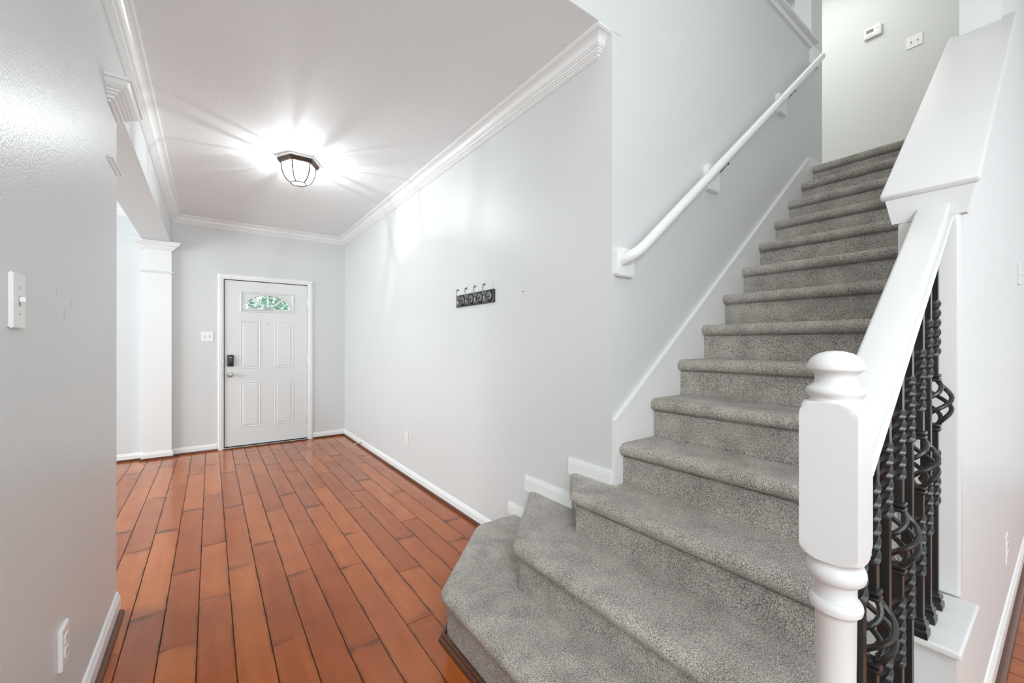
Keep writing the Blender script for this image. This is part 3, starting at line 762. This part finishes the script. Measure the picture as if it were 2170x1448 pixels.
# ------------------------------------------------------------------ wall handrail
wh = thing('wall_handrail', 'round white handrail on the stair wall held by white blocks', 'handrail', (1.6, YS-.05, 1.65))
WY = 1.205
pts = [(1.572, 1.286, 1.648), (1.576, 1.258, 1.655), (1.585, 1.235, 1.665), (1.602, 1.212, 1.681), (1.616, 1.205, 1.692), (1.66, WY, 1.722)]
x1, z1 = 3.96, 3.566
for j in range(1, 25):
    t = j/24; pts.append((1.66+(x1-1.66)*t, WY, 1.722+(z1-1.722)*t))
MB().tube(pts, [.026]*len(pts), 20).build('rail', M['trim'], wh)
sl = (z1-1.722)/(x1-1.66)
rzf = lambda x: 1.722+(x-1.66)*sl
for bi, (bx0, bx1, bz0, bz1) in enumerate(((1.536, 1.665, 1.578, 1.712), (2.345, 2.475, 2.165, 2.315), (3.325, 3.45, 2.945, 3.085), (3.975, 4.105, 3.555, 3.70))):
    q = MB()
    bm = bmesh.new(); bmesh.ops.create_cube(bm, size=1)
    bmesh.ops.transform(bm, matrix=Matrix.Translation(((bx0+bx1)/2, YS-.012, (bz0+bz1)/2)) @ Matrix.Diagonal((bx1-bx0, .036, bz1-bz0, 1)), verts=bm.verts)
    ed = [e for e in bm.edges if abs(e.verts[0].co.y-e.verts[1].co.y) > .01]
    bmesh.ops.bevel(bm, geom=ed, offset=.012, segments=1, affect='EDGES')
    ed = [e for e in bm.edges if e.verts[0].co.y < YS-.02 and e.verts[1].co.y < YS-.02]
    bmesh.ops.bevel(bm, geom=ed, offset=.004, segments=2, affect='EDGES')
    q.bm(bm, True); blk = q.build('mounting_block', M['trim'], wh)
    if bi in (1, 2):
        xm = (bx0+bx1)/2-.01; zr = rzf(xm)-.034
        q = MB().tube([(xm-.02, YS-.03, zr-.03), (xm-.02, YS-.05, zr-.035), (xm-.01, WY+.01, zr-.022), (xm, WY-.004, zr-.002)], .0045, 8)
        q.tube([(xm-.03, WY-.003, rzf(xm-.03)-.036), (xm+.05, WY-.003, rzf(xm+.05)-.036)], .004, 8)
        q.lathe([(0, 0), (.006, 0), (.006, -.008), (0, -.008)], (xm+.045, WY-.003, rzf(xm+.045)-.036), 8)
        q.build('bracket', M['iron'], blk)

# ------------------------------------------------------------------ ceiling light
LX, LY = .577, 3.715
lamp = thing('ceiling_light', 'hexagonal bronze and glass flush ceiling light, switched on', 'ceiling light', (LX, LY, ZC))
hexv = lambda r, z: [(LX+r*math.cos(PI/3*i), LY+r*math.sin(PI/3*i), z) for i in range(6)]
MB().loft([hexv(.165, ZC-.0005), hexv(.165, ZC-.010), hexv(.155, ZC-.014)], smooth=False).build('canopy', M['plastic'], lamp)
MB().loft([hexv(.150, ZC-.013), hexv(.156, ZC-.020), hexv(.152, ZC-.028), hexv(.143, ZC-.042), hexv(.136, ZC-.046), hexv(.128, ZC-.046), hexv(.128, ZC-.030), hexv(.10, ZC-.016)], smooth=False).build('rim', M['bronze'], lamp)
MB().loft([hexv(.127, ZC-.032), hexv(.098, ZC-.0165)], smooth=False).add(hexv(.098, ZC-.0168), [tuple(range(6))]).build('reflector', M['plastic'], lamp)
zl0, zl1 = ZC-.045, ZC-.186
def lr(t): return .060+(.126-.060)*max(0, 1-t**1.9)**.62   # t 0 top -> 1 bottom
NT = 8
for i in range(6):
    a = PI/3*i
    pts = [(LX+lr(j/NT)*math.cos(a), LY+lr(j/NT)*math.sin(a), zl0+(zl1-zl0)*j/NT) for j in range(NT+1)]
    MB().tube(pts, .0052, 6).build('rib', M['bronze'], lamp)
    b_ = PI/3*(i+1); v = []
    for j in range(NT+1):
        r = lr(j/NT)*.985; z = zl0+(zl1-zl0)*j/NT
        v += [(LX+r*math.cos(a), LY+r*math.sin(a), z), (LX+r*math.cos(b_), LY+r*math.sin(b_), z)]
    MB().add(v, [(2*j, 2*j+1, 2*j+3, 2*j+2) for j in range(NT)], False).build('glass_pane', M['lamp_glass'], lamp)
q = MB()
for i in range(6):
    a, b_ = PI/3*i, PI/3*(i+1)
    q.tube([(LX+.062*math.cos(a), LY+.062*math.sin(a), zl1), (LX+.062*math.cos(b_), LY+.062*math.sin(b_), zl1)], .0042, 6)
q.build('bottom_ring', M['bronze'], lamp)
MB().add(hexv(.059, zl1+.001), [tuple(range(6))]).build('bottom_pane', M['lamp_glass'], lamp)
for sx in (-1, 1):
    MB().lathe([(0, .0), (.012, .0), (.012, .022), (0, .022)], (LX+sx*.044, LY-sx*.033, ZC-.045), 12).build('socket', M['brass'], lamp)
    MB().lathe([(0, 0), (.010, -.003), (.013, -.012), (.022, -.035), (.026, -.052), (.024, -.066), (.014, -.078), (0, -.081)], (LX+sx*.044, LY-sx*.033, ZC-.045), 14).build('bulb', M['bulb'], lamp)
    point('ceiling_light_bulb_glow', (LX+sx*.044, LY-sx*.033, ZC-.140), 4.1, .004, (.90, .97, 1))

# ------------------------------------------------------------------ coat hook rack
RY0, RY1, RZ0, RZ1 = 2.285, 2.80, 1.536, 1.626
rack = thing('coat_hook_rack', 'small black rack with four curved pewter double hooks on hall wall', 'coat rack', (XR, 2.54, 1.58))
q = MB().bbox(XR-.014, XR, RY0, RY1, RZ0, RZ1, .003)
q.build('board', M['rack_board'], rack)
pl = MB().box(XR-.0165, XR-.013, RY0+.022, RY1-.006, RZ0+.014, RZ1-.010); pl.build('face_plate', M['pewter'], rack)
for y in (2.335, 2.455, 2.575, 2.70):
    q = MB()
    for r0, r1 in ((.036, .040), (.024, .0265), (.010, .013)):
        n_ = 24; ring = []
        pts = [(XR-.018, y+(r0+r1)/2*math.cos(2*PI*j/n_), 1.581+(r0+r1)/2*math.sin(2*PI*j/n_)) for j in range(n_+1)]
        q.tube(pts, .0022 if r0 < .03 else .003, 6)
    md = q.build('medallion', M['rack_board'], rack)
    q = MB().lathe([(0, 0), (.033, 0), (.030, -.004), (.012, -.007), (.011, -.012), (0, -.013)], (XR-.0165, y, 1.581), 20, 'X')
    q.tube([(XR-.018, y, 1.578), (XR-.035, y, 1.575), (XR-.05, y, 1.585), (XR-.062, y, 1.605), (XR-.068, y, 1.63), (XR-.064, y, 1.652), (XR-.055, y, 1.658)], [.006, .0055, .005, .0045, .004, .004, .004], 8)
    q.lathe([(0, -.008), (.006, -.006), (.008, 0), (.006, .006), (0, .008)], (XR-.052, y, 1.656), 10)
    q.tube([(XR-.018, y, 1.565), (XR-.03, y, 1.552), (XR-.045, y, 1.545), (XR-.056, y, 1.555), (XR-.056, y, 1.572)], [.0055, .005, .0045, .004, .004], 8)
    q.lathe([(0, -.007), (.006, -.004), (.007, 0), (.006, .004), (0, .007)], (XR-.055, y, 1.577), 10)
    q.build('hook', M['pewter'], rack)
o = MB().lathe([(0, 0), (.004, 0), (.004, -.004), (0, -.004)], (XR, 1.978, 1.575), 10, 'X').build('wall_screw', M['pewter'])
tag(o, 'tiny screw in the wall right of the hook rack', 'screw')

# ------------------------------------------------------------------ switches and outlets
def plate(name, label, cat, org, u, n_, w_, h_, toggles=0, outlets=0, t=.0065):
    # u: unit vector along the wall, n_: out of the wall
    u = Vector(u); n_ = Vector(n_); up = Vector((0, 0, 1)); org = Vector(org)
    def P3(a, b, c): return tuple(org+u*a+up*b+n_*c)
    T = thing(name, label, cat, tuple(org))
    def rbox(a0, a1, b0, b1, c0, c1, bev=.002):
        bm = bmesh.new(); bmesh.ops.create_cube(bm, size=1)
        bmesh.ops.transform(bm, matrix=Matrix.Translation(((a0+a1)/2, (b0+b1)/2, (c0+c1)/2)) @ Matrix.Diagonal((a1-a0, b1-b0, c1-c0, 1)), verts=bm.verts)
        bmesh.ops.bevel(bm, geom=bm.edges[:], offset=bev, segments=2, affect='EDGES')
        for v_ in bm.verts: v_.co = Vector(P3(*v_.co))
        return MB().bm(bm, True)
    rbox(-w_/2, w_/2, -h_/2, h_/2, 0, t).build('cover_plate', M['plastic'], T)
    for i in range(toggles):
        a = (i-(toggles-1)/2)*.046
        rbox(a-.005, a+.005, -.012, .012, t-.001, t+.0008, .0005).build('toggle_slot', M['print'], T)
        rbox(a-.0038, a+.0038, -.002, .009, t-.001, t+.010, .001).build('toggle', M['plastic'], T)
        for s_ in (-1, 1): rbox(a-.0025, a+.0025, s_*.030-.0025, s_*.030+.0025, t-.001, t+.0012, .0008).build('plate_screw', M['print'], T)
    if outlets:
        for s_ in (-1, 1):
            rc = rbox(-.016, .016, s_*.0195-.0135, s_*.0195+.0135, t-.001, t+.0022, .003).build('receptacle', M['plastic'], T)
            for du in (-.0065, .0065): rbox(du-.001, du+.001, s_*.0195-.003, s_*.0195+.005, t+.001, t+.0026, .0003).build('slot', M['slot'], rc)
        rbox(-.0025, .0025, -.0025, .0025, t-.001, t+.0012, .0008).build('plate_screw', M['print'], T)
    return T
plate('light_switch', 'white double switch plate left of the front door', 'light switch', (-.031, YB, 1.352), (1, 0, 0), (0, -1, 0), .118, .116, toggles=2)
plate('light_switch', 'white single switch plate at the left photo edge on near wall', 'light switch', (XL, 1.425, 1.352), (0, 1, 0), (1, 0, 0), .078, .125, toggles=1, t=.008)
plate('light_switch', 'white double switch plate high on the landing wall', 'light switch', (5.49, .922, 4.187), (0, 1, 0), (-1, 0, 0), .118, .114, toggles=2)
plate('light_switch', 'white switch plate at the right photo edge on half wall side', 'light switch', (3.63, KY0, 1.645), (1, 0, 0), (0, -1, 0), .075, .118, toggles=1, t=.010)
plate('wall_outlet', 'white outlet low on the hall wall below the hook rack', 'outlet', (XR, 3.812, .355), (0, 1, 0), (-1, 0, 0), .075, .117, outlets=1)
plate('wall_outlet', 'white outlet low on the near left wall', 'outlet', (XL, 1.79, .352), (0, 1, 0), (1, 0, 0), .076, .122, outlets=1, t=.010)
plate('wall_outlet', 'white outlet low on the outer side of the half wall', 'outlet', (2.925, KY0, .325), (1, 0, 0), (0, -1, 0), .075, .130, outlets=1, t=.007)

# thermostat
th = thing('thermostat', 'white thermostat with small grey display on landing wall', 'thermostat', (5.49, 1.228, 4.455))
MB().bbox(5.461, 5.49, 1.158, 1.298, 4.402, 4.512, .010, 3).build('housing', M['plastic'], th)
MB().box(5.4598, 5.4612, 1.220, 1.278, 4.452, 4.486).build('display', M['lcd'], th)
q = MB()
for dy, dz_, a, b in ((0, 0, .003, .003), (.016, 0, .006, .002), (-.016, 0, .006, .002), (0, .012, .003, .003), (0, -.012, .004, .003)):
    B(5.4598, 5.4612, 1.188+dy-a, 1.188+dy+a, 4.475+dz_-b, 4.475+dz_+b).build('button', M['print'], th)
for dy in (.0, .02, .034): B(5.4598, 5.4612, 1.232+dy, 1.239+dy, 4.424, 4.432).build('button', M['print'], th)

# door stop on the hall baseboard
ds = thing('door_stop', 'small brass door stop on the baseboard near the front door', 'door stop', (XR-.013, 5.25, .030))
MB().lathe([(0, 0), (.012, 0), (.012, -.004), (.005, -.007), (.0042, -.07), (0, -.07)], (XR-.013, 5.25, .030), 12, 'X').build('rod', M['brass'], ds)
MB().lathe([(0, 0), (.007, 0), (.008, -.004), (.007, -.012), (0, -.013)], (XR-.083, 5.25, .030), 12, 'X').build('tip', M['plastic'], ds)

bpy.context.view_layer.update()
